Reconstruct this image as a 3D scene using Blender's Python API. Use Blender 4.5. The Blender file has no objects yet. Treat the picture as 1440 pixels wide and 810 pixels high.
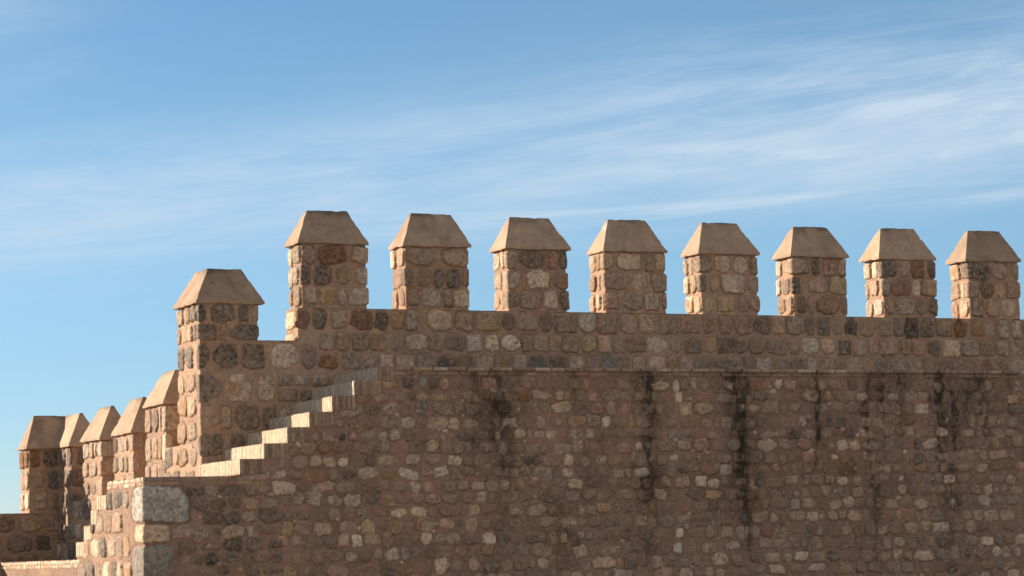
import bpy, bmesh, math, random
import numpy as np
from mathutils import Matrix, Vector

sc = bpy.context.scene
COL = sc.collection
RNG = random.Random(11)

# ------------------------------------------------------------------ noise
def _hash(ix, iy, seed):
    h = (ix.astype(np.int64) * 374761393 + iy.astype(np.int64) * 668265263 + int(seed) * 1442695041) & 0xFFFFFFFF
    h = ((h ^ (h >> 13)) * 1274126177) & 0xFFFFFFFF
    h = ((h ^ (h >> 16)) * 2246822519) & 0xFFFFFFFF
    return ((h ^ (h >> 15)) & 0xFFFFFF) / float(0xFFFFFF)

def vnoise(x, y, seed):
    x, y = np.broadcast_arrays(x, y)
    fx, fy = np.floor(x), np.floor(y)
    tx, ty = x - fx, y - fy
    tx = tx * tx * tx * (tx * (tx * 6 - 15) + 10)
    ty = ty * ty * ty * (ty * (ty * 6 - 15) + 10)
    ix, iy = fx.astype(np.int64), fy.astype(np.int64)
    a = _hash(ix, iy, seed); b = _hash(ix + 1, iy, seed)
    c = _hash(ix, iy + 1, seed); d = _hash(ix + 1, iy + 1, seed)
    return (a + (b - a) * tx) * (1 - ty) + (c + (d - c) * tx) * ty

def fbm(x, y, seed, octs=4, gain=.5):
    t = 0.; a = 1.; n = 0.
    for k in range(octs):
        t = t + a * (vnoise(x * 2 ** k + 17.3 * k, y * 2 ** k - 9.1 * k, seed + 31 * k) * 2 - 1)
        n += a; a *= gain
    return t / n

def sstep(e0, e1, x):
    t = np.clip((x - e0) / (e1 - e0), 0, 1)
    return t * t * (3 - 2 * t)

# ------------------------------------------------------------------ materials
def new_mat(name):
    m = bpy.data.materials.new(name); m.use_nodes = True
    nt = m.node_tree; bs = nt.nodes['Principled BSDF']
    bs.inputs['Specular IOR Level'].default_value = .25
    return m, nt, bs

def N(nt, kind, **kw):
    n = nt.nodes.new(kind)
    for k, v in kw.items(): setattr(n, k, v)
    return n

def noise_node(nt, vec, scale, detail=5, rough=.6):
    n = N(nt, 'ShaderNodeTexNoise'); n.inputs['Scale'].default_value = scale
    n.inputs['Detail'].default_value = detail; n.inputs['Roughness'].default_value = rough
    nt.links.new(vec, n.inputs['Vector']); return n.outputs['Fac']

def maprange(nt, v, a, b, c, d):
    n = N(nt, 'ShaderNodeMapRange'); n.inputs[1].default_value = a; n.inputs[2].default_value = b
    n.inputs[3].default_value = c; n.inputs[4].default_value = d
    nt.links.new(v, n.inputs[0]); return n.outputs[0]

def vscale(nt, col, fac):
    n = N(nt, 'ShaderNodeVectorMath', operation='SCALE')
    nt.links.new(col, n.inputs[0]); nt.links.new(fac, n.inputs['Scale']); return n.outputs[0]

def masonry_material():
    m, nt, bs = new_mat('rubble_masonry')
    at = N(nt, 'ShaderNodeAttribute', attribute_name='stone_colour')
    tc = N(nt, 'ShaderNodeTexCoord').outputs['Object']
    n1 = noise_node(nt, tc, 55, 6, .7); n2 = noise_node(nt, tc, 170, 4, .7)
    f1 = maprange(nt, n1, .25, .75, .74, 1.26); f2 = maprange(nt, n2, .25, .75, .74, 1.26)
    nt.links.new(vscale(nt, vscale(nt, at.outputs['Color'], f1), f2), bs.inputs['Base Color'])
    bs.inputs['Roughness'].default_value = .92
    b = N(nt, 'ShaderNodeBump'); b.inputs['Strength'].default_value = .8; b.inputs['Distance'].default_value = .02
    nt.links.new(n1, b.inputs['Height'])
    nt.links.new(b.outputs[0], bs.inputs['Normal'])
    return m

def plaster_material():
    m, nt, bs = new_mat('lime_plaster')
    geo = N(nt, 'ShaderNodeNewGeometry'); tc = geo.outputs['Position']
    n1 = noise_node(nt, tc, 3.2, 6, .62); n2 = noise_node(nt, tc, 16, 6, .65); n3 = noise_node(nt, tc, 90, 4, .6)
    at = N(nt, 'ShaderNodeAttribute', attribute_name='stone_colour')
    f = maprange(nt, n1, .3, .7, .80, 1.14); g = maprange(nt, n2, .28, .72, .86, 1.12); h = maprange(nt, n3, .25, .75, .93, 1.07)
    nt.links.new(vscale(nt, vscale(nt, vscale(nt, at.outputs['Color'], f), g), h), bs.inputs['Base Color'])
    bs.inputs['Roughness'].default_value = .9
    b = N(nt, 'ShaderNodeBump'); b.inputs['Strength'].default_value = .35; b.inputs['Distance'].default_value = .012
    nt.links.new(n2, b.inputs['Height']); nt.links.new(b.outputs[0], bs.inputs['Normal'])
    return m

def soil_material():
    m, nt, bs = new_mat('dry_soil')
    geo = N(nt, 'ShaderNodeNewGeometry'); tc = geo.outputs['Position']
    n1 = noise_node(nt, tc, .35, 8, .65); n2 = noise_node(nt, tc, 9, 6, .7)
    r = N(nt, 'ShaderNodeValToRGB')
    r.color_ramp.elements[0].position = .35; r.color_ramp.elements[0].color = (.16, .12, .07, 1)
    r.color_ramp.elements[1].position = .65; r.color_ramp.elements[1].color = (.30, .22, .14, 1)
    nt.links.new(n1, r.inputs[0])
    nt.links.new(vscale(nt, r.outputs[0], maprange(nt, n2, .25, .75, .7, 1.25)), bs.inputs['Base Color'])
    bs.inputs['Roughness'].default_value = 1
    b = N(nt, 'ShaderNodeBump'); b.inputs['Distance'].default_value = .05
    nt.links.new(n2, b.inputs['Height']); nt.links.new(b.outputs[0], bs.inputs['Normal'])
    return m

MASON, PLASTER, SOIL = masonry_material(), plaster_material(), soil_material()

# ------------------------------------------------------------------ stones
TONES = dict(
    t=(.44, .305, .215), p=(.55, .41, .295), o=(.40, .26, .155), y=(.41, .295, .18), b=(.345, .228, .165),
    r=(.25, .13, .07), k=(.31, .175, .115), g=(.355, .262, .19), d=(.185, .138, .104), n=(.21, .145, .10),
    u=(.29, .232, .186), w=(.61, .48, .36), q=(.40, .338, .272), B=(.56, .455, .33))
PIT = dict(d=1., n=.6, g=.5, q=.55, r=.7, u=.5, k=.4, t=.25, p=.3, b=.35, o=.3, y=.3, w=.25, B=.1)
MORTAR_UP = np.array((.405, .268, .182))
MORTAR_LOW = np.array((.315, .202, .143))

class Stone:
    def __init__(s, cs, cz, hw, hh, tone, H=.022, n=3.2, rot=0., faint=0., poly=0, rough=1., warp=.10, soft=.10):
        s.cs, s.cz, s.hw, s.hh, s.tone, s.H, s.n, s.rot = cs, cz, hw, hh, tone, H, n, rot
        s.faint, s.rough, s.warp, s.soft = faint, rough, warp, soft
        s.seed = RNG.randrange(1 << 20)
        s.bright = max(.65, RNG.gauss(1, .15)); s.tint = RNG.gauss(0, .035)
        s.sides = None
        s.dirt = RNG.choice((0, .08, .18, .34))
        if poly:
            a0 = RNG.random() * 6.28
            s.sides = [(a0 + (i + RNG.uniform(-.28, .28)) * 6.283 / poly, RNG.uniform(.90, 1.12)) for i in range(poly)]
        s.tilt = (RNG.uniform(-.35, .35), RNG.uniform(-.35, .35))

def field(S, Z, stones, mortar, seed, m_amp=.007, stains=None):
    """Relief and colour of a rubble face on the separable grid S x Z."""
    ss, zz = S[:, None], Z[None, :]
    big = fbm(ss * 2.3, zz * 2.3, seed, 4)
    fine = fbm(ss * 19, zz * 19, seed + 7, 4, .6)
    Hh = m_amp * (big * .8 + fine * .6)
    pat = fbm(ss * 1.1, zz * 1.1, seed + 3, 4)
    lum = 1 + .26 * pat + .26 * fine + .16 * fbm(ss * 47, zz * 47, seed + 9, 3, .7)
    C = mortar[None, None, :] * lum[..., None]
    C = C * (1 + np.array((.05, -.01, -.05)) * fbm(ss * 3.1, zz * 3.1, seed + 5, 3)[..., None])
    for st in stones:
        R = 1.25 * math.hypot(st.hw, st.hh)
        rs = min(R, 1.3 * st.hw + abs(math.sin(st.rot)) * st.hh) ; rz = min(R, 1.3 * st.hh + abs(math.sin(st.rot)) * st.hw)
        i0, i1 = np.searchsorted(S, (st.cs - rs, st.cs + rs)); j0, j1 = np.searchsorted(Z, (st.cz - rz, st.cz + rz))
        if i1 - i0 < 1 or j1 - j0 < 1: continue
        x = S[i0:i1, None] - st.cs; y = Z[None, j0:j1] - st.cz
        k = .6 / max(.03, min(st.hw, st.hh))
        wx = fbm(x * k * 1.6 + 5, y * k * 1.6, st.seed, 3, .6); wy = fbm(x * k * 1.6, y * k * 1.6 + 9, st.seed + 1, 3, .6)
        rg = fbm(x * 32 + 2, y * 32, st.seed + 12, 3, .7) * min(3., .10 / max(.03, min(st.hw, st.hh)))
        c, s_ = math.cos(st.rot), math.sin(st.rot)
        a = (c * x + s_ * y) / st.hw + st.warp * 1.6 * wx + .03 * rg; b = (-s_ * x + c * y) / st.hh + st.warp * 1.6 * wy - .03 * rg
        d = (np.abs(a) ** st.n + np.abs(b) ** st.n) ** (1 / st.n)
        if st.sides:
            for an, r in st.sides:
                d = np.maximum(d, (a * math.cos(an) + b * math.sin(an)) / r)
        if d.min() > 1.1: continue
        prof = 1 - sstep(1 - st.soft * 2.4, 1.04, d)
        dome = .84 + .16 * np.clip(1 - d * d, 0, 1) + .25 * (a * st.tilt[0] + b * st.tilt[1])
        pit = PIT[st.tone] * st.rough
        ff = fbm(x * 26, y * 26, st.seed + 2, 4, .65)
        fg = fbm(x * 8, y * 8, st.seed + 3, 3)
        hh = st.H * prof * dome + prof * (.0075 * pit * ff + .006 * st.rough * fg)
        crev = -.008 * np.exp(-((d - 1.03) / .08) ** 2) * (1 - st.faint)
        Hh[i0:i1, j0:j1] = np.where(d < 1.35, Hh[i0:i1, j0:j1] * (1 - .5 * prof) + hh + crev, Hh[i0:i1, j0:j1])
        m = (1 - sstep(.93, 1.03, d))
        if st.faint > 0:
            m = m * (1 - st.faint * sstep(-.5, .5, fbm(x * 9, y * 9, st.seed + 8, 3) + .9 * (st.faint - .3) + .5 * (d - .5)))
        base = np.array(TONES[st.tone]) * st.bright * np.array((1 + st.tint, 1, 1 - 1.2 * st.tint))
        l = 1 + .20 * fg + (.36 + .42 * pit) * ff
        col = base[None, None, :] * np.clip(l, .25, 2.2)[..., None]
        if st.tone in 'dnuq':            # lichen-pale specks on dark stones, dark pits on granite
            sp = sstep(.12, .42, fbm(x * 34 + 3, y * 34, st.seed + 4, 3, .7))
            tgt = np.array((.33, .29, .25)) if st.tone != 'q' else np.array((.16, .15, .14))
            col = col * (1 - .62 * sp[..., None]) + tgt * .62 * sp[..., None]
        else:
            sp = sstep(.22, .5, fbm(x * 30 + 3, y * 30, st.seed + 4, 3, .7)) * pit * 1.2
            sp = np.clip(sp, 0, .7)
            col = col * (1 - sp[..., None]) + np.array((.13, .10, .075)) * sp[..., None]
            if st.seed % 5 == 0:           # iron staining on some stones
                ir = sstep(-.05, .4, fbm(x * 6, y * 6 + 4, st.seed + 6, 3))[..., None] * .6
                col = col * (1 - ir) + np.array((.33, .17, .07)) * ir
        C[i0:i1, j0:j1] = C[i0:i1, j0:j1] * (1 - m[..., None]) + col * m[..., None]
        if st.dirt:  # darkened ring at the stone edge, crevice shade painted into the colour
            C[i0:i1, j0:j1] *= (1 - st.dirt * np.exp(-((d - 1.02 - .05 * fg) / .075) ** 2) * (1 - .7 * st.faint))[..., None]
    if stains:
        for (sx, z1, z0, w, strength, sd) in stains:
            i0, i1 = np.searchsorted(S, (sx - 6 * w - .15, sx + 6 * w + .15))
            if i1 <= i0: continue
            x = S[i0:i1, None]; y = Z[None, :]
            cx = sx + .06 * fbm(y * 1.7, y * 0 + sd, sd, 3)
            ww = w * (.6 + 1.3 * vnoise(y * 4.6, y * 0 + 2.2, sd + 1))
            run = sstep(z0, z0 + .75 * (z1 - z0), y) * (1 - sstep(z1, z1 + .03, y))
            core = np.exp(-((x - cx) / ww) ** 2) * run
            wash = np.exp(-((x - cx) / (3.0 * ww)) ** 2) * run
            nz = fbm(x * 24, y * 11, sd + 2, 5, .7) * 1.0 + fbm(x * 6.0, y * 5.0, sd + 5, 3) * .6
            brk = .5 + .5 * sstep(-.3, .35, fbm(y * 3.3, y * 0 + 7.7, sd + 9, 3))
            keepst = 1 - .70 * sstep(.003, .012, Hh[i0:i1])
            e = strength * (.70 * brk * sstep(.18, 1.0, core + .75 * nz) * sstep(.02, .3, core) * keepst + .44 * wash * sstep(-.4, .55, nz + .3 * brk))
            e = np.clip(e, 0, .9)
            C[i0:i1] = C[i0:i1] * (1 - e[..., None]) + np.array((.034, .026, .020)) * e[..., None]
    return Hh, np.clip(C, .01, .9)

# ------------------------------------------------------------------ geometry
def path_samples(pts, closed, r, ds, s_ref):
    """Dense samples of a polyline with rounded corners: P, N, s. s_ref=(vertex index, value): s at that vertex."""
    pts = [np.array(p, float) for p in pts]
    n = len(pts)
    L = [np.linalg.norm(pts[(i + 1) % n] - pts[i]) for i in range(n if closed else n - 1)]
    cum = np.concatenate([[0], np.cumsum(L)])
    off = s_ref[1] - cum[s_ref[0]]
    P, Nn, S = [], [], []
    segs = n if closed else n - 1
    for i in range(segs):
        a, b = pts[i], pts[(i + 1) % n]
        d = (b - a) / L[i]; nr = np.array((d[1], -d[0]))
        ra = r if (closed or i > 0) else 0; rb = r if (closed or i < segs - 1) else 0
        if closed and i == 0: ra = 0            # the start vertex lies on a straight run
        if closed and i == segs - 1: rb = 0
        k = max(2, int((L[i] - ra - rb) / ds) + 1)
        for t in np.linspace(ra, L[i] - rb, k):
            P.append(a + d * t); Nn.append(nr); S.append(off + cum[i] + t)
        if rb > 0:
            c = pts[(i + 2) % n]; d2 = (c - b) / L[(i + 1) % len(L)]; n2 = np.array((d2[1], -d2[0]))
            m = 6
            for q in range(1, m):
                t = q / m
                # quadratic Bezier round the corner
                p0, p1, p2 = b - d * rb, b, b + d2 * rb
                P.append((1 - t) ** 2 * p0 + 2 * t * (1 - t) * p1 + t * t * p2)
                v = (1 - t) * nr + t * n2; Nn.append(v / np.linalg.norm(v)); S.append(off + cum[i + 1] - rb + 2 * rb * t)
    return np.array(P), np.array(Nn), np.array(S)

def mesh_from(name, V, F, Cc, mat, smooth=True):
    me = bpy.data.meshes.new(name)
    F = np.asarray(F, np.int32)
    me.vertices.add(len(V)); me.vertices.foreach_set('co', np.asarray(V, np.float32).ravel())
    me.loops.add(F.size); me.loops.foreach_set('vertex_index', F.ravel())
    me.polygons.add(len(F)); me.polygons.foreach_set('loop_start', np.arange(0, F.size, 4, dtype=np.int32))
    me.polygons.foreach_set('loop_total', np.full(len(F), 4, np.int32))
    me.polygons.foreach_set('use_smooth', np.full(len(F), smooth))
    me.update(calc_edges=True)
    at = me.color_attributes.new('stone_colour', 'FLOAT_COLOR', 'POINT')
    at.data.foreach_set('color', np.concatenate([np.asarray(Cc), np.ones((len(V), 1))], 1).astype(np.float32).ravel())
    me.materials.append(mat); me.validate()
    return me

class Shell:
    """Collects displaced rubble faces and plain closing faces into ONE mesh."""
    def __init__(s): s.V, s.F, s.C, s.n = [], [], [], 0
    def add(s, V, F, C):
        s.V.append(V); s.F.append(np.asarray(F, np.int64) + s.n); s.C.append(C); s.n += len(V)
    def ring(s, pts, z0, z1, stones, mortar, seed, s_ref, closed=True, r=.025, ds=.0115, dz=None, keep=None, m_amp=.007, stains=None, batter=0):
        P, Nn, S = path_samples(pts, closed, r, ds, s_ref)
        nz = max(2, int(round((z1 - z0) / (dz or ds))) + 1)
        Z = np.linspace(z0, z1, nz)
        # evaluate in s order (already increasing)
        H, C = field(S, Z, stones, mortar, seed, m_amp, stains)
        ns = len(S)
        V = np.zeros((ns, nz, 3))
        V[..., 0] = P[:, 0, None] + Nn[:, 0, None] * H
        V[..., 1] = P[:, 1, None] + Nn[:, 1, None] * H
        V[..., 2] = Z[None, :] + 0 * H
        idx = np.arange(ns * nz).reshape(ns, nz)
        F = np.stack([idx[:-1, :-1], idx[1:, :-1], idx[1:, 1:], idx[:-1, 1:]], -1)
        if keep is not None:
            sc_, zc = (S[:-1] + S[1:]) / 2, (Z[:-1] + Z[1:]) / 2
            F = F[keep(sc_[:, None], zc[None, :])]
        F = F.reshape(-1, 4)
        if closed:
            cl = np.stack([idx[-1, :-1], idx[0, :-1], idx[0, 1:], idx[-1, 1:]], -1)
            F = np.concatenate([F, cl])
        s.add(V.reshape(-1, 3), F, C.reshape(-1, 3))
    def rect(s, x0, x1, y0, y1, z, col, step=.05):
        """A level closing face with a slightly uneven surface."""
        nx, ny = max(2, int((x1 - x0) / step)), max(2, int((y1 - y0) / step))
        X, Y = np.meshgrid(np.linspace(x0, x1, nx), np.linspace(y0, y1, ny), indexing='ij')
        Zz = z - .006 + .004 * fbm(X * 5, Y * 5, 77, 3)
        idx = np.arange(nx * ny).reshape(nx, ny)
        F = np.stack([idx[:-1, :-1], idx[1:, :-1], idx[1:, 1:], idx[:-1, 1:]], -1).reshape(-1, 4)
        C = np.array(col)[None, :] * (1 + .2 * fbm(X * 7, Y * 7, 78, 4)).reshape(-1, 1)
        s.add(np.stack([X, Y, Zz], -1).reshape(-1, 3), F, C)
    def build(s, name, parent=None, origin=(0, 0, 0), mat=None):
        o = np.array(origin, float)
        me = mesh_from(name, np.concatenate(s.V) - o, np.concatenate(s.F), np.concatenate(s.C), mat or MASON)
        return link(name, me, parent, origin)

def link(name, me, parent, origin):
    ob = bpy.data.objects.new(name, me); COL.objects.link(ob)
    if parent is not None:
        ob.parent = parent
        ob.location = Vector(origin) - world_loc(parent)
    else: ob.location = origin
    return ob

def world_loc(o):
    v = Vector(o.location)
    while o.parent is not None:
        o = o.parent; v += Vector(o.location)
    return v

def thing(name, label, cat, loc, group=None):
    o = bpy.data.objects.new(name, None); COL.objects.link(o); o.location = loc
    o.empty_display_size = .3
    o['label'] = label; o['category'] = cat; o['kind'] = 'thing'
    if group: o['group'] = group
    return o

# ------------------------------------------------------------------ stone layouts
PAL_UP = 't' * 12 + 'p' * 6 + 'b' * 8 + 'g' * 6 + 'd' * 2 + 'o' * 3 + 'y' * 3 + 'n' * 2 + 'k' * 1 + 'r' * 1
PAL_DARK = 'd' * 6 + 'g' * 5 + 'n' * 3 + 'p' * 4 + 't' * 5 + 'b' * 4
PAL_SUN = 'g' * 8 + 'd' * 4 + 'p' * 5 + 't' * 4 + 'b' * 2
PAL_BASE = 'g' * 5 + 'u' * 3 + 't' * 4 + 'b' * 5 + 'n' * 2 + 'd' * 1 + 'k'

def block(s0, s1, z0, z1, tone, H=.024, **kw):
    w, h = s1 - s0, z1 - z0
    a = dict(n=RNG.uniform(4., 10.), rot=RNG.gauss(0, .045), warp=RNG.uniform(.07, .13), soft=RNG.uniform(.025, .075), poly=RNG.choice((0, 0, 0, 5, 6, 7)) if w > .12 else 0,
             rough=RNG.uniform(1., 1.9), faint=max(0, RNG.uniform(-.35, .34)) if tone not in 'drk' else 0)
    a.update(kw)
    return Stone((s0 + s1) / 2, (z0 + z1) / 2, w / 2, h / 2, tone, H * RNG.uniform(.35, 1.15), **a)

def course(s0, s1, z0, z1, pal, wmin=.16, wmax=.36, gap=.027, H=.024, **kw):
    out = []; s = s0
    while s < s1 - .06:
        w = RNG.uniform(wmin, wmax)
        if s1 - (s + w) < .09: w = s1 - s
        zz0 = z0 + RNG.uniform(0, .025); zz1 = z1 - RNG.uniform(0, .02)
        out.append(block(s, s + w, zz0, zz1, RNG.choice(pal), H, **kw))
        s += w + RNG.uniform(gap * .6, gap * 1.7)
    return out

def rows_to_stones(rows, xa, xb, z0, z1, T, pal_side, H=.026):
    """rows: top first; each a list of (from, to, tone) fractions of the front; corner stones wrap to the sides."""
    out = []; n = len(rows); W = xb - xa; hrow = (z1 - z0 - .02) / n
    for k, row in enumerate(rows):
        zt = z1 - .008 - k * hrow; zb = zt - hrow + .012
        first, last = row[0], row[-1]
        le = xa - .03; re = xb + .03
        for (a, b, t) in row:
            s0, s1 = xa + a * W, xa + b * W
            if a <= .005: s0 = xa - RNG.choice((.07, .10, .19)); le = s0 - .035
            if b >= .97: s1 = xb + RNG.choice((.08, .12, .2)); re = s1 + .035
            out.append(block(s0, s1, zb + RNG.uniform(0, .02), zt - RNG.uniform(0, .015), t, H))
        # left (sunlit) and right flanks
        lo = xa - T - RNG.choice((.0, .08)) * 1
        if le - lo > .09: out += course(lo, le, zb, zt, pal_side, .13, .3, .035, H)
        hi = xb + T + .05
        if hi - re > .09: out += course(re, hi, zb, zt, pal_side, .13, .3, .035, H)
        # rear
        out += course(xb + T + .09, xb + T + W * .5, zb, zt, pal_side, .16, .3, .04, H)
        out += course(xa - T - W * .5, lo - .04, zb, zt, pal_side, .16, .3, .04, H)
    return out

def rect_path(xa, xb, ya, yb):
    """Closed path starting at the middle of the rear; vertex 2 is the front left corner."""
    xm = (xa + xb) / 2
    return [(xm, yb), (xa, yb), (xa, ya), (xb, ya), (xb, yb)]

# ------------------------------------------------------------------ capstones
CAP_COL = np.array((.405, .285, .195))
def capstone(parent, x0, x1, y0, y1, z0, z1, in_l, in_r, axis='x', seed=0, dark=0.):
    """Hipped plaster cap with a thin lip; in_l/in_r = hip inset at the ends of the ridge (0: plain gable)."""
    L, T = (x1 - x0, y1 - y0) if axis == 'x' else (y1 - y0, x1 - x0)
    h = z1 - z0; lip = .03; rw = .022
    rr = random.Random(seed)
    j = lambda a: rr.uniform(-a, a)
    def pt(u, v, z): return (u, v, z)
    lo = [pt(0, 0, 0), pt(L, 0, 0), pt(L, T, 0), pt(0, T, 0)]
    mi = [pt(0, 0, lip + j(.004)), pt(L, 0, lip + j(.004)), pt(L, T, lip), pt(0, T, lip)]
    il, ir = in_l + (j(.02) if in_l else 0), in_r + (j(.02) if in_r else 0)
    tm = T / 2 + j(.012)
    hi = [pt(il, tm - rw, h + j(.008)), pt(L - ir, tm - rw, h + j(.008)), pt(L - ir, tm + rw, h), pt(il, tm + rw, h)]
    quads = [(3, 2, 1, 0), (8, 9, 10, 11)]
    for k in range(4):
        n = (k + 1) % 4
        quads += [(k, n, 4 + n, 4 + k), (4 + k, 4 + n, 8 + n, 8 + k)]
    return finish_cap(parent, lo + mi + hi, quads, (x0, y0, z0), h, axis, seed, dark)

def angled_capstone(parent, x0, x1, y0, y1, T, z0, z1, in_r, in_b, seed=0, dark=0.):
    """One cap over an L-shaped merlon: a front wing along x, a wing going back along y, mitred ridge."""
    L, B = x1 - x0, y1 - y0; h = z1 - z0; lip = .03; w = .022; m = T / 2
    pl = [(0, 0), (L, 0), (L, T), (T, T), (T, B), (0, B)]
    lo = [(x, y, 0) for x, y in pl]; mi = [(x, y, lip) for x, y in pl]
    hi = [(m - w, m - w, h), (L - in_r, m - w, h), (L - in_r, m + w, h), (m + w, m + w, h), (m + w, B - in_b, h), (m - w, B - in_b, h)]
    quads = [(3, 2, 1, 0), (5, 4, 3, 0), (12, 13, 14, 15), (12, 15, 16, 17)]
    for k in range(6):
        n = (k + 1) % 6
        quads += [(k, n, 6 + n, 6 + k), (6 + k, 6 + n, 12 + n, 12 + k)]
    return finish_cap(parent, lo + mi + hi, quads, (x0, y0, z0), h, 'x', seed, dark)

def finish_cap(parent, verts, quads, origin, h, axis, seed, dark):
    x0, y0, z0 = origin; rr = random.Random(seed + 5)
    bm = bmesh.new()
    vs = [bm.verts.new(p) for p in verts]
    for q in quads: bm.faces.new([vs[i] for i in q])
    bm.normal_update()
    long_e = [e for e in bm.edges if e.calc_length() > .12]
    bmesh.ops.subdivide_edges(bm, edges=long_e, cuts=14, use_grid_fill=True)
    bm.normal_update()
    for e in bm.edges: e.smooth = e.calc_face_angle(0) < .25
    sharp = {v for e in bm.edges if not e.smooth for v in e.verts}
    co = np.array([v.co[:] for v in bm.verts]); no = np.array([v.normal[:] for v in bm.verts])
    d = .004 * fbm(co[:, 0] * 4 + seed, co[:, 1] * 4 + co[:, 2] * 4, seed, 4) + .0025 * fbm(co[:, 0] * 22 + co[:, 2] * 9, co[:, 1] * 22 + co[:, 2] * 15, seed + 3, 3)
    chip = .010 * np.clip(fbm(co[:, 0] * 9 + 3, co[:, 1] * 9 + co[:, 2] * 7, seed + 9, 3) - .12, 0, 1)
    for i, v in enumerate(bm.verts):
        q = d[i] - (chip[i] * 2.6 if v in sharp else 0)
        v.co += Vector(no[i]) * float(q)
        if v.co.z < .012: v.co.z += .009 * float(fbm(np.array([co[i, 0] * 11.]), np.array([co[i, 1] * 11.]), seed + 5, 3)[0])
    if axis == 'y':
        # local u runs along +y, v along -x mirrored to +x: keep handedness by flipping
        for v in bm.verts: v.co = Vector((v.co.y, v.co.x, v.co.z))
        bmesh.ops.reverse_faces(bm, faces=bm.faces)
    me = bpy.data.meshes.new('capstone'); bm.to_mesh(me); bm.free()
    for p in me.polygons: p.use_smooth = True
    # weathering: black lichen crust creeping down from the ridge, in patches
    co = np.empty(len(me.vertices) * 3, np.float32); me.vertices.foreach_get('co', co); co = co.reshape(-1, 3)
    zr = co[:, 2] / h
    nn = fbm(co[:, 0] * 5 + seed * 1.7, co[:, 1] * 5 + co[:, 2] * 5, seed + 40, 4)
    run = fbm(co[:, 0] * 11, co[:, 2] * 1.6 + co[:, 1] * 2, seed + 47, 4)
    crust = sstep(.86, 1.04, zr + .16 * nn) * (.60 + dark) + (.10 + .8 * dark) * sstep(-.05, .5, nn + .2 * zr) + .22 * sstep(.1, .55, run + .35 * (zr - .6))
    spots = sstep(.45, .6, fbm(co[:, 0] * 14, co[:, 1] * 14 + co[:, 2] * 14, seed + 44, 3)) * .35
    c = np.clip(crust + spots * .5, 0, .8)[:, None]
    colr = CAP_COL * rr.uniform(.87, 1.07) * (1 - c) + np.array((.10, .085, .07)) * c
    at = me.color_attributes.new('stone_colour', 'FLOAT_COLOR', 'POINT')
    at.data.foreach_set('color', np.concatenate([colr, np.ones((len(co), 1))], 1).astype(np.float32).ravel())
    me.materials.append(PLASTER)
    ob = bpy.data.objects.new('capstone', me); COL.objects.link(ob)
    ob.parent = parent; ob.location = Vector((x0, y0, z0)) - world_loc(parent)
    return ob

def merlon(parent, label, xa, xb, ya, yb, z0, ze, zr, stones, cap, in_l=.2, in_r=.2, axis='x', seed=0, dark=0., name='merlon', mortar=MORTAR_UP):
    sh = Shell(); rj = random.Random(seed * 7 + 3)
    sh.ring(rect_path(xa, xb, ya, yb), z0, ze + .004, stones, mortar, 500 + seed, (2, xa), r=.03, ds=.0105, m_amp=.011)
    o = sh.build(name, parent, ((xa + xb) / 2, (ya + yb) / 2, z0))
    o['label'] = label
    c = capstone(o, *cap, ze, zr + rj.uniform(-.012, .012), in_l + rj.uniform(-.015, .015), in_r + rj.uniform(-.015, .015), axis, 900 + seed, dark)
    c.rotation_euler = (rj.gauss(0, .006), rj.gauss(0, .006), rj.gauss(0, .006))
    o.rotation_euler = (0, rj.gauss(0, .004), rj.gauss(0, .006))
    return o

# ================================================================== the place (metres; camera height is z = 0)
GROUND = -1.75
YP, TP = 34.03, .48            # parapet front and thickness
YF = 32.484                    # front of the lower wall
XC = 10.105                    # outer corner of the lower wall
XE = 29.5                      # how far the walls run to the right
XM = 11.38                     # sunlit left side of the corner merlon
ZW, ZL = 2.52, 1.12            # wall walk, landing
ZT = 3.428                     # top of the parapet between merlons

# ---------- lower wall with the stairs
lower = thing('rampart_wall', 'brown rubble wall with black streaks and brick steps climbing to the right', 'stone wall', (XC, YF, GROUND))
steps = [(11.37, 1.335), (11.697, 1.53), (12.016, 1.735), (12.32, 1.93), (12.637, 2.135), (12.946, 2.335), (13.278, 2.52)]
XS = [s[0] for s in steps]
def step_top(x):
    t = np.full_like(x, ZL)
    for i, (sx, sz) in enumerate(steps):
        t = np.where(x >= sx + .02, sz - .19 if i < 6 else np.where(x < 13.50, sz - .19, sz), t)
    return t
rsteps = [(34.07, 34.50, .95), (34.50, 34.785, .77), (34.785, 35.13, .57), (35.13, 35.51, .36)]   # the flight behind the corner
def back_top(y):
    t = np.full_like(y, ZL)
    for (ya, yb, z) in rsteps: t = np.where(y >= ya, z - .19, t)
    return np.where(y >= 35.51, .125, t)

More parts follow.
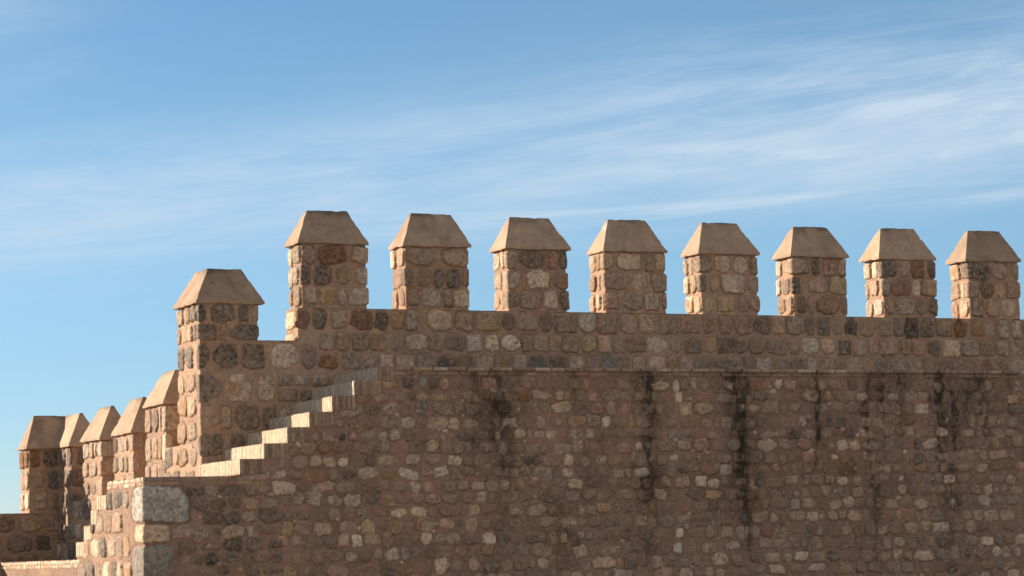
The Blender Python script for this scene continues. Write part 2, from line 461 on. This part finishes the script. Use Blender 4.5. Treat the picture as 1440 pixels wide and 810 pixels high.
PAL_PALE = 'p' * 6 + 'w' * 3 + 't' * 4
def rubble(s0, s1, z0, z1, pitch=.168, dark_box=None):
    """Loosely coursed small rubble half buried in mortar."""
    out = []; z = z1
    while z > z0:
        h = pitch * RNG.uniform(.86, 1.14); s = s0 + RNG.uniform(-.05, .1); ph = RNG.random() * 6
        while s < s1:
            w = RNG.choice((RNG.uniform(.09, .15), RNG.uniform(.14, .22), RNG.uniform(.15, .24), RNG.uniform(.2, .33)))
            hh = h * RNG.uniform(.68, 1.04)
            if RNG.random() < .08: w *= .55; hh *= .6
            u = RNG.random(); zc = z - h / 2 + RNG.uniform(-.018, .018) + .012 * math.sin(s * 1.3 + ph)
            if u < .24: tone, faint = RNG.choice('btbgnb'), RNG.uniform(.45, .85)
            elif u < .48: tone, faint = RNG.choice('pppttwpt'), RNG.uniform(.0, .45)
            elif u < .80: tone, faint = RNG.choice('tttbbbggyot'), RNG.uniform(.05, .5)
            elif u < .93: tone, faint = RNG.choice('gggubn'), RNG.uniform(.1, .5)
            elif u < .972: tone, faint = RNG.choice('dn'), RNG.uniform(0, .4)
            else: tone, faint = RNG.choice('rokb'), RNG.uniform(.1, .5)
            if dark_box and dark_box[0] < s < dark_box[1] and dark_box[2] < zc < dark_box[3] and RNG.random() < .62:
                tone, faint = RNG.choice('dddng'), RNG.uniform(0, .25)
            poly = RNG.choice((0, 5, 6, 5, 4, 7)) if RNG.random() < .88 else 3
            out.append(Stone(s + w / 2, zc, w / 2, hh / 2, tone, H=RNG.uniform(.008, .024) * (1 - .5 * faint), n=RNG.uniform(3.2, 8.), rough=RNG.uniform(1., 1.8),
                             rot=RNG.gauss(0, .13), faint=faint, poly=poly, warp=RNG.uniform(.09, .19), soft=RNG.uniform(.03, .09)))
            s += w + RNG.choice((RNG.uniform(.005, .03), RNG.uniform(.015, .045), RNG.uniform(.03, .10)))
            if RNG.random() < .5:      # chips wedged into the joints
                q = RNG.uniform(.018, .042)
                out.append(Stone(s - .02 + RNG.uniform(-.03, .03), z - h * RNG.choice((.02, .5, .98)) + RNG.uniform(-.02, .02), q * RNG.uniform(.7, 1.5), q * RNG.uniform(.5, .9), RNG.choice('ttbgpnp'),
                                 RNG.uniform(.005, .014), n=3, rot=RNG.gauss(0, .5), faint=RNG.uniform(.1, .6), poly=RNG.choice((3, 4, 5)), warp=.12, soft=.08))
        z -= h
    return out

def brick_row(s0, s1, z0, z1, bw, tone='B', H=.008, jit=.1, gap=.008, faint=0.):
    out = []; s = s0
    while s < s1:
        w = bw * RNG.uniform(1 - jit, 1 + jit)
        out.append(Stone(s + w / 2, (z0 + z1) / 2 + RNG.uniform(-.003, .003), (w - gap) / 2, (z1 - z0) / 2, RNG.choice(tone), H * RNG.uniform(.5, 1.4), n=9,
                         rot=RNG.gauss(0, .012), warp=.03, soft=.06, rough=.4, faint=faint * RNG.random()))
        out[-1].bright = RNG.gauss(1, .06); out[-1].tint *= .5; out[-1].seed -= out[-1].seed % 5 - 1
        s += w
    return out

stA = []
# big pale granite quoins at the corner: front width, left width
for (z1, z0, wf, wl, t) in ((1.005, .555, .56, .46, 'q'), (.53, .30, .33, .36, 'p'), (.275, -.14, .38, .52, 'q'), (-.17, -.55, .38, .45, 'q'), (-.58, -1.0, .5, .42, 'p'), (-1.03, -1.4, .36, .5, 'q')):
    stA.append(Stone(XC + (wf - wl) / 2, (z0 + z1) / 2, (wf + wl) / 2, (z1 - z0) / 2, t, .022, n=6, warp=.09, soft=.05, rough=1.5))
def clear_of(sts, blocks): return [a for a in sts if not any(abs(a.cs - b.cs) < a.hw + b.hw - .01 and abs(a.cz - b.cz) < a.hh + b.hh - .01 for b in blocks)]
front = rubble(11.9, XE, -.62, 2.385) + rubble(XC + .1, 11.85, -.62, 1.01, dark_box=(XC + .5, 12.05, -.1, 1.0)) + rubble(11.5, 11.85, 1.03, 1.2)
side = []
z = .99
while z > -.6:          # larger stones on the sunlit flank
    h = RNG.uniform(.26, .34); side += course(XC - 6.95, XC - .3, z - h + .03, z, PAL_SUN, .2, .42, .07, .026); z -= h
stA = stA + clear_of(front, stA) + clear_of(side, stA)
edging = brick_row(XC - 1.58, XC, 1.066, 1.112, .24) + brick_row(XC - 1.58, XC, 1.012, 1.056, .24, 'Bt') + brick_row(XC, 11.4, 1.066, 1.112, .24, 'bBt') + brick_row(XC, 11.4, 1.012, 1.056, .24, 'bt', faint=.8)
edging += brick_row(XC - 9, XC - 3.03, .072, .118, .16) + brick_row(XC - 9, XC - 3.03, .018, .064, .16, 'Bt')
stA = [s for s in stA if not (s.cs < XC - 3.03 and s.cz + s.hh > .0) and (s.cs > 11.45 or s.cz + s.hh < 1.03)] + edging

streaks = [(14.63, 2.50, .7, .045, .75, 3), (14.98, 2.50, .5, .075, .95, 8), (15.08, 2.2, -.6, .10, .6, 14), (17.24, 2.50, -.4, .065, 1., 21), (17.18, 1.6, -.7, .09, .75, 27), (18.66, 2.50, -.5, .075, 1., 33),
           (18.72, 2.1, -.9, .085, .95, 35), (18.5, 2.4, 1.0, .06, .5, 37), (19.9, 2.50, .4, .050, .95, 41), (20.74, 2.5, -.2, .06, .85, 47), (21.0, 2.50, .9, .05, 1., 53), (21.3, 2.50, 1.1, .045, .7, 55), (21.95, 2.50, .1, .06, .95, 61),
           (22.19, 2.50, .9, .055, .95, 67), (22.45, 2.4, .8, .05, .6, 69), (22.72, 2.50, .9, .07, .75, 71), (16.1, 2.5, 1.7, .03, .5, 73), (23.2, 2.5, 1.0, .05, .6, 75), (24.6, 2.5, .6, .07, .9, 79), (26.2, 2.5, 1., .06, .8, 83), (15.9, .7, -.9, .12, .5, 85), (20.8, .9, -.9, .1, .6, 87), (22.1, 1.1, -.9, .14, .55, 89), (13.9, 2.2, .5, .05, .3, 91), (16.3, 1.5, -.3, .08, .3, 93)]
low = Shell()
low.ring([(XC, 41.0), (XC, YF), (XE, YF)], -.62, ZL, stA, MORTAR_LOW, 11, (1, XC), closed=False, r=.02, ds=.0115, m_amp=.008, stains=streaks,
         keep=lambda s, z: (s >= XC) | (z < back_top(YF + XC - s)))
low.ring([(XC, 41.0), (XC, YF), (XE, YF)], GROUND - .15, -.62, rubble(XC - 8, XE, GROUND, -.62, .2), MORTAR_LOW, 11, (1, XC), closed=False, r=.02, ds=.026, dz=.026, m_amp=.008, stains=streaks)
stB = stA + brick_row(13.52, XE, 2.464, 2.517, .27, 'bttBp', H=.034, jit=.25, faint=.6) + brick_row(13.4, XE, 2.408, 2.456, .26, 'bbtn', H=.014, jit=.25, faint=.9)
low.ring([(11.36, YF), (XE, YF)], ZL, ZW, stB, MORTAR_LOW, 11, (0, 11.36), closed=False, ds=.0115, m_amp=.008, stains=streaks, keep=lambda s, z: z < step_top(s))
low.build('masonry', lower, (XC, YF, GROUND))
pav = Shell()
pav.rect(XC, 11.75, YF + .012, 34.06, ZL, (.40, .31, .22)); pav.build('landing', lower, (XC, YF, ZL))
pav = Shell()
pav.rect(13.4, XE, YF + .012, YP + .05, ZW, (.38, .29, .21)); pav.build('wall_walk', lower, (13.4, YF, ZW))
pav = Shell()
pav.rect(XC + .012, 11.45, 35.45, 41.05, .125, (.38, .29, .21)); pav.build('wall_walk', lower, (XC, 35.45, .125))

def brick_step(xa, xb, ya, yb, zt, hgt=.2, long_side='left'):
    sh = Shell(); st = []
    T = yb - ya
    def upright(s0, s1): return brick_row(s0, s1, zt - hgt + .004, zt - .002, .056, 'BBBBBp', H=.004, jit=.12, gap=.005)
    st += upright(xa - T, xa - .002) + [q for q in brick_row(xa, min(xb, xa + .3), zt - hgt + .004, zt - .002, .056, 'bbtgn', H=.008, jit=.2, gap=.008, faint=.6)]
    sh.ring(rect_path(xa, xb, ya, yb), zt - hgt, zt, st, np.array((.40, .31, .225)) if False else MORTAR_UP * .95, int(xa * 100 + ya * 10), (2, xa), r=.008, ds=.0065, dz=.009, m_amp=.004)
    sh.rect(xa, xb, ya, yb, zt, (.45, .36, .26))
    return sh.build('brick_step', lower, (xa, ya, zt - hgt))
for i, (sx, sz) in enumerate(steps):
    brick_step(sx, (XS[i + 1] + .04) if i < 6 else 13.50, YF - .003, YP + .06, sz)
for (ya, yb, z) in rsteps:
    sh = Shell()
    T = yb - ya; xa = XC - .003
    st = brick_row(xa - T, xa, z - .196, z - .002, .06, 'BBt', H=.007, jit=.16, gap=.008)
    sh.ring(rect_path(xa, XM + .06, ya, yb + .04), z - .2, z, st, MORTAR_UP, int(ya * 77), (2, xa), r=.008, ds=.0075, m_amp=.004)
    sh.rect(xa, XM + .06, ya, yb, z, (.45, .36, .26))
    sh.build('brick_step', lower, (xa, ya, z - .2))

# ---------- crenellated parapet along the wall walk
batt = thing('battlement_wall', 'long crenellated parapet of coursed rubble above the brown lower wall, capped merlons along it', 'battlement', (XM, YP, ZW))
ML, PITCH, X0 = 1.0224, 1.5402, 12.7805
par = Shell(); st = []
YB0 = YP + .92
# corner pillar stones, then the courses behind the stairs and under the merlons
pil = [[(1.0, 1.29, 0)]]
def pillar_rows(zs, fr):
    out = []
    for (z0, z1), row in zip(zs, fr):
        for (a, b, t) in row: out.append(block(a, b, z0, z1, t, .026))
    return out
st += pillar_rows([(2.60, 2.93), (2.15, 2.52), (1.80, 2.10), (1.42, 1.74), (1.10, 1.38)],
    [[(11.27, 11.50, 'd'), (11.56, 11.90, 'd'), (11.97, 12.29, 'd'), (12.37, 12.76, 'p'), (12.81, 13.02, 'b')],
     [(11.22, 11.66, 'd'), (11.70, 12.10, 'p'), (12.17, 12.43, 'p')],
     [(11.30, 11.62, 't'), (11.66, 11.80, 't'), (11.86, 12.2, 'n'), (12.24, 12.43, 'n')],
     [(11.25, 11.70, 'd'), (11.78, 11.98, 'n'), (12.03, 12.3, 'd'), (12.36, 12.6, 'g')],
     [(11.33, 11.74, 'b'), (11.8, 12.1, 'd'), (12.15, 12.5, 'n')]])
st += course(12.47, 13.9, 2.36, 2.52, 'bbtpg', .16, .26, .04, .02) + course(12.47, 13.9, 2.16, 2.33, 'bbtgn', .2, .3, .04, .02) + course(12.5, 14.5, 1.82, 2.1, PAL_DARK, .16, .3) + course(12.66, 14, 1.45, 1.74, PAL_DARK, .2, .3)
st += course(13.06, XE, 2.845, 3.105, PAL_UP, .16, .33, .028, .022) + course(13.95, XE, 2.565, 2.82, PAL_BASE, .16, .29, .028, .018) + course(13.98, XE, 2.36, 2.55, PAL_BASE, .15, .27, .05, .02)
st += [block(13.05, 13.35, 2.60, 2.8, 'r'), block(13.40, 13.66, 2.60, 2.82, 'g'), block(13.7, 13.92, 2.6, 2.8, 'g')]
st += [block(12.22, 12.46, 2.955, 3.06, 'p', .018), block(12.5, 12.74, 2.955, 3.06, 't', .018)]
for (z0, z1) in ((2.62, 2.93), (2.3, 2.58), (1.98, 2.26), (1.64, 1.94), (1.32, 1.6), (1.05, 1.28)):       # sunlit left side of the corner pillar
    st += course(XM - .95, XM - .18, z0, z1, PAL_SUN, .24, .42, .04, .028)
top_row = [(12.62, 12.93, 'k'), (12.99, 13.18, 'd'), (13.27, 13.46, 'y'), (13.53, 13.85, 'r'), (13.89, 14.08, 'd'), (14.13, 14.31, 'o'), (14.36, 14.5, 'g'), (14.66, 15.04, 'p'), (15.09, 15.34, 'b'),
           (15.39, 15.74, 'o'), (15.79, 15.99, 'b'), (16.04, 16.33, 't'), (16.38, 16.58, 'b'), (16.62, 16.95, 'g'), (17.0, 17.24, 'p'), (17.28, 17.6, 'b'), (17.66, 17.92, 't'), (17.97, 18.2, 'y')]
xx = 18.28
st += [block(a - .01, b + .01, 3.13 + RNG.uniform(0, .02), 3.42 + RNG.uniform(-.02, .01), t, .024) for a, b, t in top_row]
st += course(xx, XE, 3.13, 3.425, 't' * 8 + 'g' * 4 + 'b' * 6 + 'n' * 3 + 'd' * 2 + 'r' + 'o' * 2 + 'p' * 3, .16, .34, .028, .022)
LP = [((11.38 + XE) / 2, YP + TP), (11.83, YP + TP), (11.83, YB0), (XM, YB0), (XM, YP), (XE, YP), (XE, YP + TP)]
par.ring(LP, GROUND - .1, .9, [], MORTAR_UP, 31, (4, XM), r=.025, ds=.08)
par.ring(LP, .9, 2.98, st, MORTAR_UP, 31, (4, XM), r=.025, ds=.0118)
par.rect(12.1, XE, YP + .01, YP + TP - .01, 2.98, MORTAR_UP)
XU = 12.77
stU = st + [block(XU - .48 + .02, XU - .04, 3.15, 3.4, 'p'), block(XU - .48, XU - .16, 2.86, 3.1, 't')]
par.ring(rect_path(XU, XE, YP, YP + TP), 2.98, ZT, stU, MORTAR_UP, 31, (2, XU), r=.03, ds=.0118)
par.rect(XU, XE, YP, YP + TP, ZT, MORTAR_UP)
par.build('parapet', batt, (XM, YP, GROUND))

rowsM0 = [[(-.01, .12, 'd'), (.19, .60, 'd'), (.66, .84, 'd'), (.90, 1., 'g')], [(-.01, .29, 'd'), (.34, .45, 'o'), (.52, 1., 'd')]]
s0 = rows_to_stones(rowsM0, XM, 12.2, 2.94, 3.465, .92, PAL_SUN)
sh = Shell()
sh.ring([(11.6, YB0), (XM, YB0), (XM, YP), (12.2, YP), (12.2, YP + TP), (11.83, YP + TP), (11.83, YB0)], 2.98, 3.469, s0, MORTAR_UP, 501, (2, XM), r=.03, ds=.0105)
cm = sh.build('merlon', batt, (11.6, 34.3, 2.98)); cm['label'] = 'low corner merlon of dark pitted stones beside the stairs'
angled_capstone(cm, 11.325, 12.29, 34.0, 34.985, .55, 3.465, 3.955, .24, .22, 901, .1)
ROWS = [
 [[(.02, .21, 't'), (.26, .67, 'r'), (.76, .98, 't')], [(0, .13, 'd'), (.19, .45, 'd'), (.53, .74, 'o'), (.81, 1., 'p')], [(.03, .22, 't'), (.26, .51, 'y'), (.54, .67, 'g'), (.70, 1., 't')]],
 [[(.02, .46, 't'), (.57, .99, 't')], [(0, .1, 'd'), (.18, .40, 'o'), (.44, .6, 'd'), (.65, .86, 'd'), (.9, 1., 't')], [(.03, .2, 't'), (.25, .54, 't'), (.59, .74, 'b'), (.76, 1., 'p')]],
 [[(0, .14, 'g'), (.21, .62, 'n'), (.68, .84, 'k'), (.88, 1., 'd')], [(0, .21, 't'), (.31, .70, 'p'), (.78, 1., 'b')], [(0, .16, 'g'), (.2, .55, 't'), (.6, .83, 't'), (.87, 1., 'd')]],
 [[(0, .14, 't'), (.2, .6, 'p'), (.65, .81, 'g'), (.84, .98, 'p')], [(0, .38, 't'), (.42, .7, 't'), (.77, 1., 't')], [(.01, .21, 'b'), (.27, .6, 't'), (.63, .87, 'p'), (.91, 1., 'b')]],
 [[(0, .21, 'g'), (.24, .52, 'p'), (.57, .83, 'p'), (.87, .98, 't')], [(0, .08, 'd'), (.14, .31, 't'), (.34, .78, 'p'), (.82, 1., 't')], [(.03, .2, 'y'), (.26, .57, 'o'), (.63, .83, 't'), (.86, 1., 'b')]],
 [[(0, .29, 't'), (.35, .5, 'n'), (.57, .79, 'b'), (.83, .99, 'g')], [(0, .12, 'd'), (.3, .66, 't'), (.69, 1., 'y')], [(.05, .23, 'b'), (.26, .4, 't'), (.43, .84, 'o'), (.89, 1., 'b')]],
 [[(0, .27, 'd'), (.31, .52, 'g'), (.56, .79, 'r'), (.88, .99, 'd')], [(0, .12, 'g'), (.15, .52, 'k'), (.55, .71, 'p'), (.73, 1., 't')], [(.03, .18, 't'), (.22, .6, 'g'), (.63, .83, 'b'), (.86, 1., 'n')]],
 [[(0, .4, 'd'), (.46, .78, 't'), (.87, 1., 'b')], [(0, .17, 't'), (.21, .48, 'n'), (.53, .7, 't'), (.74, 1., 'g')], [(.05, .26, 'g'), (.32, .56, 't'), (.62, .91, 'p')]]]
LAB = ['tall merlon at the top of the stairs, rust brown stone under its cap', 'merlon with two broad tan stones under the cap and dark stones below',
       'merlon with a brick red stone high on its right side', 'merlon of evenly pale tan stones, fourth of the long row',
       'merlon with a large pale stone in its middle course', 'merlon with a small dark red stone near the top middle',
       'merlon with a rust stone and a pale upright stone beside it', 'last merlon of the long row, dark grey block at its upper left corner']
OVL = [.055, .04, .05, .03, .045, .05, .07, .065]
for i in range(9):
    a = X0 + PITCH * i
    xa, xb = a + OVL[i % 8], a + ML - (.022 + .02 * (i % 3))
    pal = 'p' * 5 + 't' * 6 + 'w' * 2 + 'b' * 1 if i > 0 else 'p' * 4 + 't' * 4 + 'g' * 2
    s_ = rows_to_stones(ROWS[i % 8], xa, xb, ZT + .004, 4.300, TP, pal, .030)
    merlon(batt, LAB[i] if i < 8 else 'capped merlon beyond the last one of the row', xa, xb, YP, YP + TP, ZT, 4.302, 4.795, s_, (a, a + ML, 34.0, 34.55), .212, .208, seed=10 + i, dark=(.1, .02, .08, .0, .02, .06, .0, .05, .03)[i])

# ---------- battlement going back behind the corner, stepping down
ret = thing('battlement_wall', 'short sunlit parapet stepping down and back from the corner, three capped merlons on it', 'battlement', (XM, YB0, .0))
rp = Shell(); st = []
for (z0, z1) in ((1.33, 1.6), (1.06, 1.3), (.74, 1.02), (.44, .70), (.14, .4)):
    st += course(XM - 7.2, XM - .92, z0, z1, PAL_SUN, .22, .42, .05, .028)
def ret_top(s):
    y = YP + XM - s
    return np.where(y < 35.545, 1.62, 1.03)
rp.ring([(XM, 41.2), (XM, 34.4), (XM + .45, 34.4)], -.3, 1.62, st, MORTAR_UP, 41, (1, XM - .37), closed=False, r=.01, ds=.0125, keep=lambda s, z: z < ret_top(s))
rp.ring([(XM + .45, 34.4), (XM + .45, 41.2)], -1.75, 1.03, [], MORTAR_UP, 42, (0, 0), closed=False, ds=.05)
rp.rect(XM, XM + .45, 36.4, 41.2, 1.03, MORTAR_UP); rp.rect(XM, XM + .45, 34.5, 35.6, 1.62, MORTAR_UP)
rp.build('parapet', ret, (XM, YB0, -.3))
for k, (ya, yb, ze, zr, lab, z0) in enumerate(((35.545, 36.45, 2.222, 2.72, 'merlon just behind the corner, higher than the two behind it', 1.03), (37.05, 37.99, 1.905, 2.425, 'middle merlon of the three on the stepping parapet', 1.03), (38.60, 39.56, 1.885, 2.405, 'merlon with a pointed shadow low on its sunlit side', 1.03))):
    D = yb - ya; T = .45; s_ = []; hr = (ze - z0) / 3
    for r_ in range(3):
        zb, zt = ze - (r_ + 1) * hr + .035, ze - r_ * hr - .012
        c1 = XM - RNG.choice((.14, .22)); c2 = XM + RNG.choice((.1, .3))
        s_ += [block(c1, c2, zb, zt, RNG.choice('gpbt'), .028)]
        s_ += course(XM - D - .05, c1 - .035, zb, zt, PAL_SUN, .2, .38, .04, .030)
        s_ += course(c2 + .04, XM + T + D, zb, zt, 'bntd', .16, .3, .05, .026)
    merlon(ret, lab, XM, XM + T, ya, yb, z0, ze, zr, s_, (XM - .048, XM + T + .05, ya - .045, yb + .045), .235, .2, axis='y', seed=30 + k)

# ---------- far battlement across the back
far = thing('battlement_wall', 'far shaded parapet at the left edge, an angled merlon standing at its corner', 'battlement', (11.0, 41.03, .1))
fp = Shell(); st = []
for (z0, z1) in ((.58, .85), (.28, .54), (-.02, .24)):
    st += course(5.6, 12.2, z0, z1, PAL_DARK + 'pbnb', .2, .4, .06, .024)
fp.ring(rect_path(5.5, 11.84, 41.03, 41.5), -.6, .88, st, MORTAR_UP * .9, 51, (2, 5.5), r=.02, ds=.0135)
fp.rect(5.5, 11.84, 41.03, 41.5, .88, MORTAR_UP)
fp.build('parapet', far, (5.5, 41.03, -.6))
fw = Shell()
fw.ring([(5.5, 39.5), (XC, 39.5)], GROUND - .15, .12, rubble(5.5, XC, -1.7, .1, .2), MORTAR_LOW, 52, (0, 5.5), closed=False, ds=.02)
fw.rect(5.5, XC + .02, 39.5, 41.05, .12, (.38, .29, .21))
fw.build('wall_walk', far, (5.5, 39.5, GROUND))
# corner merlon, L-shaped in plan
sh = Shell(); st = []
Lp = [(11.4, 41.5), (10.93, 41.5), (10.93, 41.03), (11.38, 41.03), (11.38, 40.25), (11.83, 40.25), (11.83, 41.5)]
for k in range(3):
    zt = 1.855 - k * .325; zb = zt - .285
    st += course(10.93 - .5, 10.93 + .16 + .06 * k, zb, zt, 'rtpo'[k] , .2, .26, .05, .026) + course(11.14 + .07 * k, 11.38 + 1.25, zb, zt, 'ddpnd', .2, .36, .06, .026)
sh.ring(Lp, .88, 1.872, st, MORTAR_UP * .95, 53, (2, 10.93), r=.025, ds=.0125)
cm = sh.build('merlon', far, (11.4, 41.2, .88)); cm['label'] = 'merlon at the far corner with an angled two-way cap'
capstone(cm, 10.88, 11.605, 40.98, 41.55, 1.868, 2.39, .215, 0, 'x', 71, .28)
capstone(cm, 11.33, 11.88, 40.2, 41.545, 1.868, 2.392, .23, 0, 'y', 72)
# the next merlon of the far parapet stands left of the frame; its shadow falls on the sunlit flank
s_ = rows_to_stones(ROWS[2], 9.39, 10.29, .88, 1.865, .47, PAL_DARK)
merlon(far, 'merlon on the far parapet beyond the left edge', 9.39, 10.29, 41.03, 41.5, .88, 1.868, 2.39, s_, (9.34, 10.34, 40.98, 41.55), .21, .21, seed=60, dark=.2)

# ---------- ground
gb = bmesh.new()
n = 90
def gx(i): t = (i / n) * 2 - 1; return math.copysign(abs(t) ** 3, t) * 1600
gv = [[gb.verts.new((gx(i) + 14, gx(j) + 20, GROUND + .05 * float(fbm(np.array([gx(i) * .3]), np.array([gx(j) * .3]), 5, 3)[0]))) for j in range(n + 1)] for i in range(n + 1)]
for i in range(n):
    for j in range(n): gb.faces.new((gv[i][j], gv[i + 1][j], gv[i + 1][j + 1], gv[i][j + 1]))
gm = bpy.data.meshes.new('ground'); gb.to_mesh(gm); gb.free(); gm.materials.append(SOIL)
g = bpy.data.objects.new('ground', gm); COL.objects.link(g); g['kind'] = 'structure'

# ------------------------------------------------------------------ light and sky
EL, AZ = math.radians(23.5), math.radians(-46.5)        # sun behind the wall, to the left (azimuth from +y towards +x)
sun = bpy.data.lights.new('sun', 'SUN'); sun.energy = 5.0; sun.angle = math.radians(.53); sun.color = (1., .85, .67)
so = bpy.data.objects.new('sun', sun); COL.objects.link(so)
to_sun = Vector((math.sin(AZ) * math.cos(EL), math.cos(AZ) * math.cos(EL), math.sin(EL)))
so.rotation_euler = to_sun.to_track_quat('Z', 'Y').to_euler(); so.location = (0, 20, 30)

w = bpy.data.worlds.new('World'); sc.world = w; w.use_nodes = True
nt = w.node_tree; bg = nt.nodes['Background']
sky = N(nt, 'ShaderNodeTexSky', sky_type='NISHITA'); sky.sun_disc = False
sky.sun_elevation = EL; sky.sun_rotation = AZ
sky.air_density = .8; sky.dust_density = 0.; sky.ozone_density = 3.0; sky.altitude = 900
tc = N(nt, 'ShaderNodeTexCoord').outputs['Generated']
sep = N(nt, 'ShaderNodeSeparateXYZ'); nt.links.new(tc, sep.inputs[0])
def M(op, a, b=None, c=None):
    m = N(nt, 'ShaderNodeMath', operation=op)
    for i, v in enumerate((a, b, c)):
        if v is None: continue
        if isinstance(v, (int, float)): m.inputs[i].default_value = v
        else: nt.links.new(v, m.inputs[i])
    return m.outputs[0]
az = M('MULTIPLY', M('ARCTAN2', sep.outputs[0], sep.outputs[1]), 57.2958)       # degrees
el = M('MULTIPLY', M('ARCSINE', sep.outputs[2]), 57.2958)
def bandv(az0, slope): return M('SUBTRACT', el, M('MULTIPLY', M('SUBTRACT', az, az0), slope))
def gauss(v, c, wd):
    q = M('DIVIDE', M('SUBTRACT', v, c), wd); return M('EXPONENT', M('MULTIPLY', M('MULTIPLY', q, q), -1))
def wisps(slope, sx, sy, det, seed, rough=.6):
    v = bandv(14, slope)
    cb = N(nt, 'ShaderNodeCombineXYZ'); nt.links.new(M('MULTIPLY', az, sx), cb.inputs[0]); nt.links.new(M('MULTIPLY', v, sy), cb.inputs[1]); cb.inputs[2].default_value = seed
    n_ = N(nt, 'ShaderNodeTexNoise'); n_.inputs['Scale'].default_value = 1; n_.inputs['Detail'].default_value = det; n_.inputs['Roughness'].default_value = rough; n_.inputs['Distortion'].default_value = .5
    nt.links.new(cb.outputs[0], n_.inputs['Vector']); return n_.outputs['Fac']
def MR(v, a, b, c, d):
    n_ = N(nt, 'ShaderNodeMapRange', interpolation_type='SMOOTHSTEP')
    for i, q in enumerate((a, b, c, d)): n_.inputs[i + 1].default_value = q
    nt.links.new(v, n_.inputs[0]); return n_.outputs[0]
n1 = MR(wisps(.08, .10, .55, 7, 1.3, .64), .28, .74, 0, 1)
n2 = MR(wisps(.10, .3, 2.1, 8, 4.7, .66), .34, .74, 0, 1)
n3 = MR(wisps(.05, .12, 3.2, 5, 8.1), .42, .78, 0, 1)
main = M('MULTIPLY', gauss(bandv(14, .06), 7.5, 1.55), M('ADD', M('ADD', M('MULTIPLY', n1, .46), M('MULTIPLY', n2, .23)), .12))
rgt = M('MULTIPLY', M('MULTIPLY', gauss(bandv(14, .05), 9.0, 1.6), MR(az, 22, 33, 0, 1)), M('ADD', M('MULTIPLY', n2, .21), M('MULTIPLY', n1, .18)))
low_ = M('MULTIPLY', gauss(bandv(14, .03), 6.75, .22), M('MULTIPLY', n3, .62))
topl = M('MULTIPLY', M('MULTIPLY', gauss(el, 11.2, 1.0), gauss(az, 13.5, 2.6)), M('MULTIPLY', n1, .55))
allc = M('MINIMUM', M('MULTIPLY', M('ADD', M('ADD', main, rgt), M('ADD', low_, topl)), 1.12), .9)
# unseen warm bright cloud added behind the camera to fill the wall fronts
n4 = N(nt, 'ShaderNodeTexNoise'); n4.inputs['Scale'].default_value = 2.2; n4.inputs['Detail'].default_value = 6
nt.links.new(tc, n4.inputs['Vector'])
fill_cloud = M('MULTIPLY', MR(sep.outputs[1], .15, -.45, 0, 1), MR(n4.outputs['Fac'], .3, .62, .2, .68))
fill_cloud = M('MULTIPLY', fill_cloud, MR(sep.outputs[2], -.02, .1, 0, 1))
allc = M('MAXIMUM', allc, fill_cloud)
warm = N(nt, 'ShaderNodeMix', data_type='RGBA'); nt.links.new(MR(sep.outputs[1], .1, -.4, 0, 1), warm.inputs[0])
warm.inputs[6].default_value = (4.6, 5.6, 6.6, 1); warm.inputs[7].default_value = (6.8, 5.9, 4.9, 1)
hs = N(nt, 'ShaderNodeHueSaturation'); hs.inputs['Saturation'].default_value = 1.03; hs.inputs['Value'].default_value = 1.0
tint = N(nt, 'ShaderNodeVectorMath', operation='MULTIPLY'); tint.inputs[1].default_value = (.92, 1.02, .95)
nt.links.new(sky.outputs[0], tint.inputs[0]); tame = N(nt, 'ShaderNodeVectorMath', operation='MULTIPLY'); nt.links.new(tint.outputs[0], tame.inputs[0])
cbt = N(nt, 'ShaderNodeCombineXYZ')
for i_, lo_ in enumerate((.84, .74, .87)): nt.links.new(MR(el, -2, 9, lo_, 1.08), cbt.inputs[i_])
nt.links.new(cbt.outputs[0], tame.inputs[1]); nt.links.new(tame.outputs[0], hs.inputs['Color'])
mx = N(nt, 'ShaderNodeMix', data_type='RGBA')
nt.links.new(allc, mx.inputs[0]); nt.links.new(hs.outputs[0], mx.inputs[6])
nt.links.new(warm.outputs[2], mx.inputs[7])
nt.links.new(mx.outputs[2], bg.inputs['Color'])
bg.inputs['Strength'].default_value = .066

# ------------------------------------------------------------------ camera
cam = bpy.data.cameras.new('camera'); cam.sensor_width = 36; cam.lens = 3800.845 / 1440 * 36
cam.clip_start = .1; cam.clip_end = 6000
co_ = bpy.data.objects.new('camera', cam); COL.objects.link(co_)
r_ = Vector((0.9061359, -0.42217852, -0.02613473)); u_ = Vector((-0.01838511, -0.10103773, 0.99471271)); f_ = Vector((0.42258694, 0.9008644, 0.09931571))
co_.matrix_world = Matrix(((r_.x, u_.x, -f_.x, 0), (r_.y, u_.y, -f_.y, 0), (r_.z, u_.z, -f_.z, 0), (0, 0, 0, 1)))
sc.camera = co_
vs = sc.view_settings
vs.view_transform = 'Standard'; vs.look = 'None'; vs.gamma = 1; vs.exposure = 1.0; vs.use_curve_mapping = False
sc.cycles.max_bounces = 6; sc.cycles.use_denoising = True
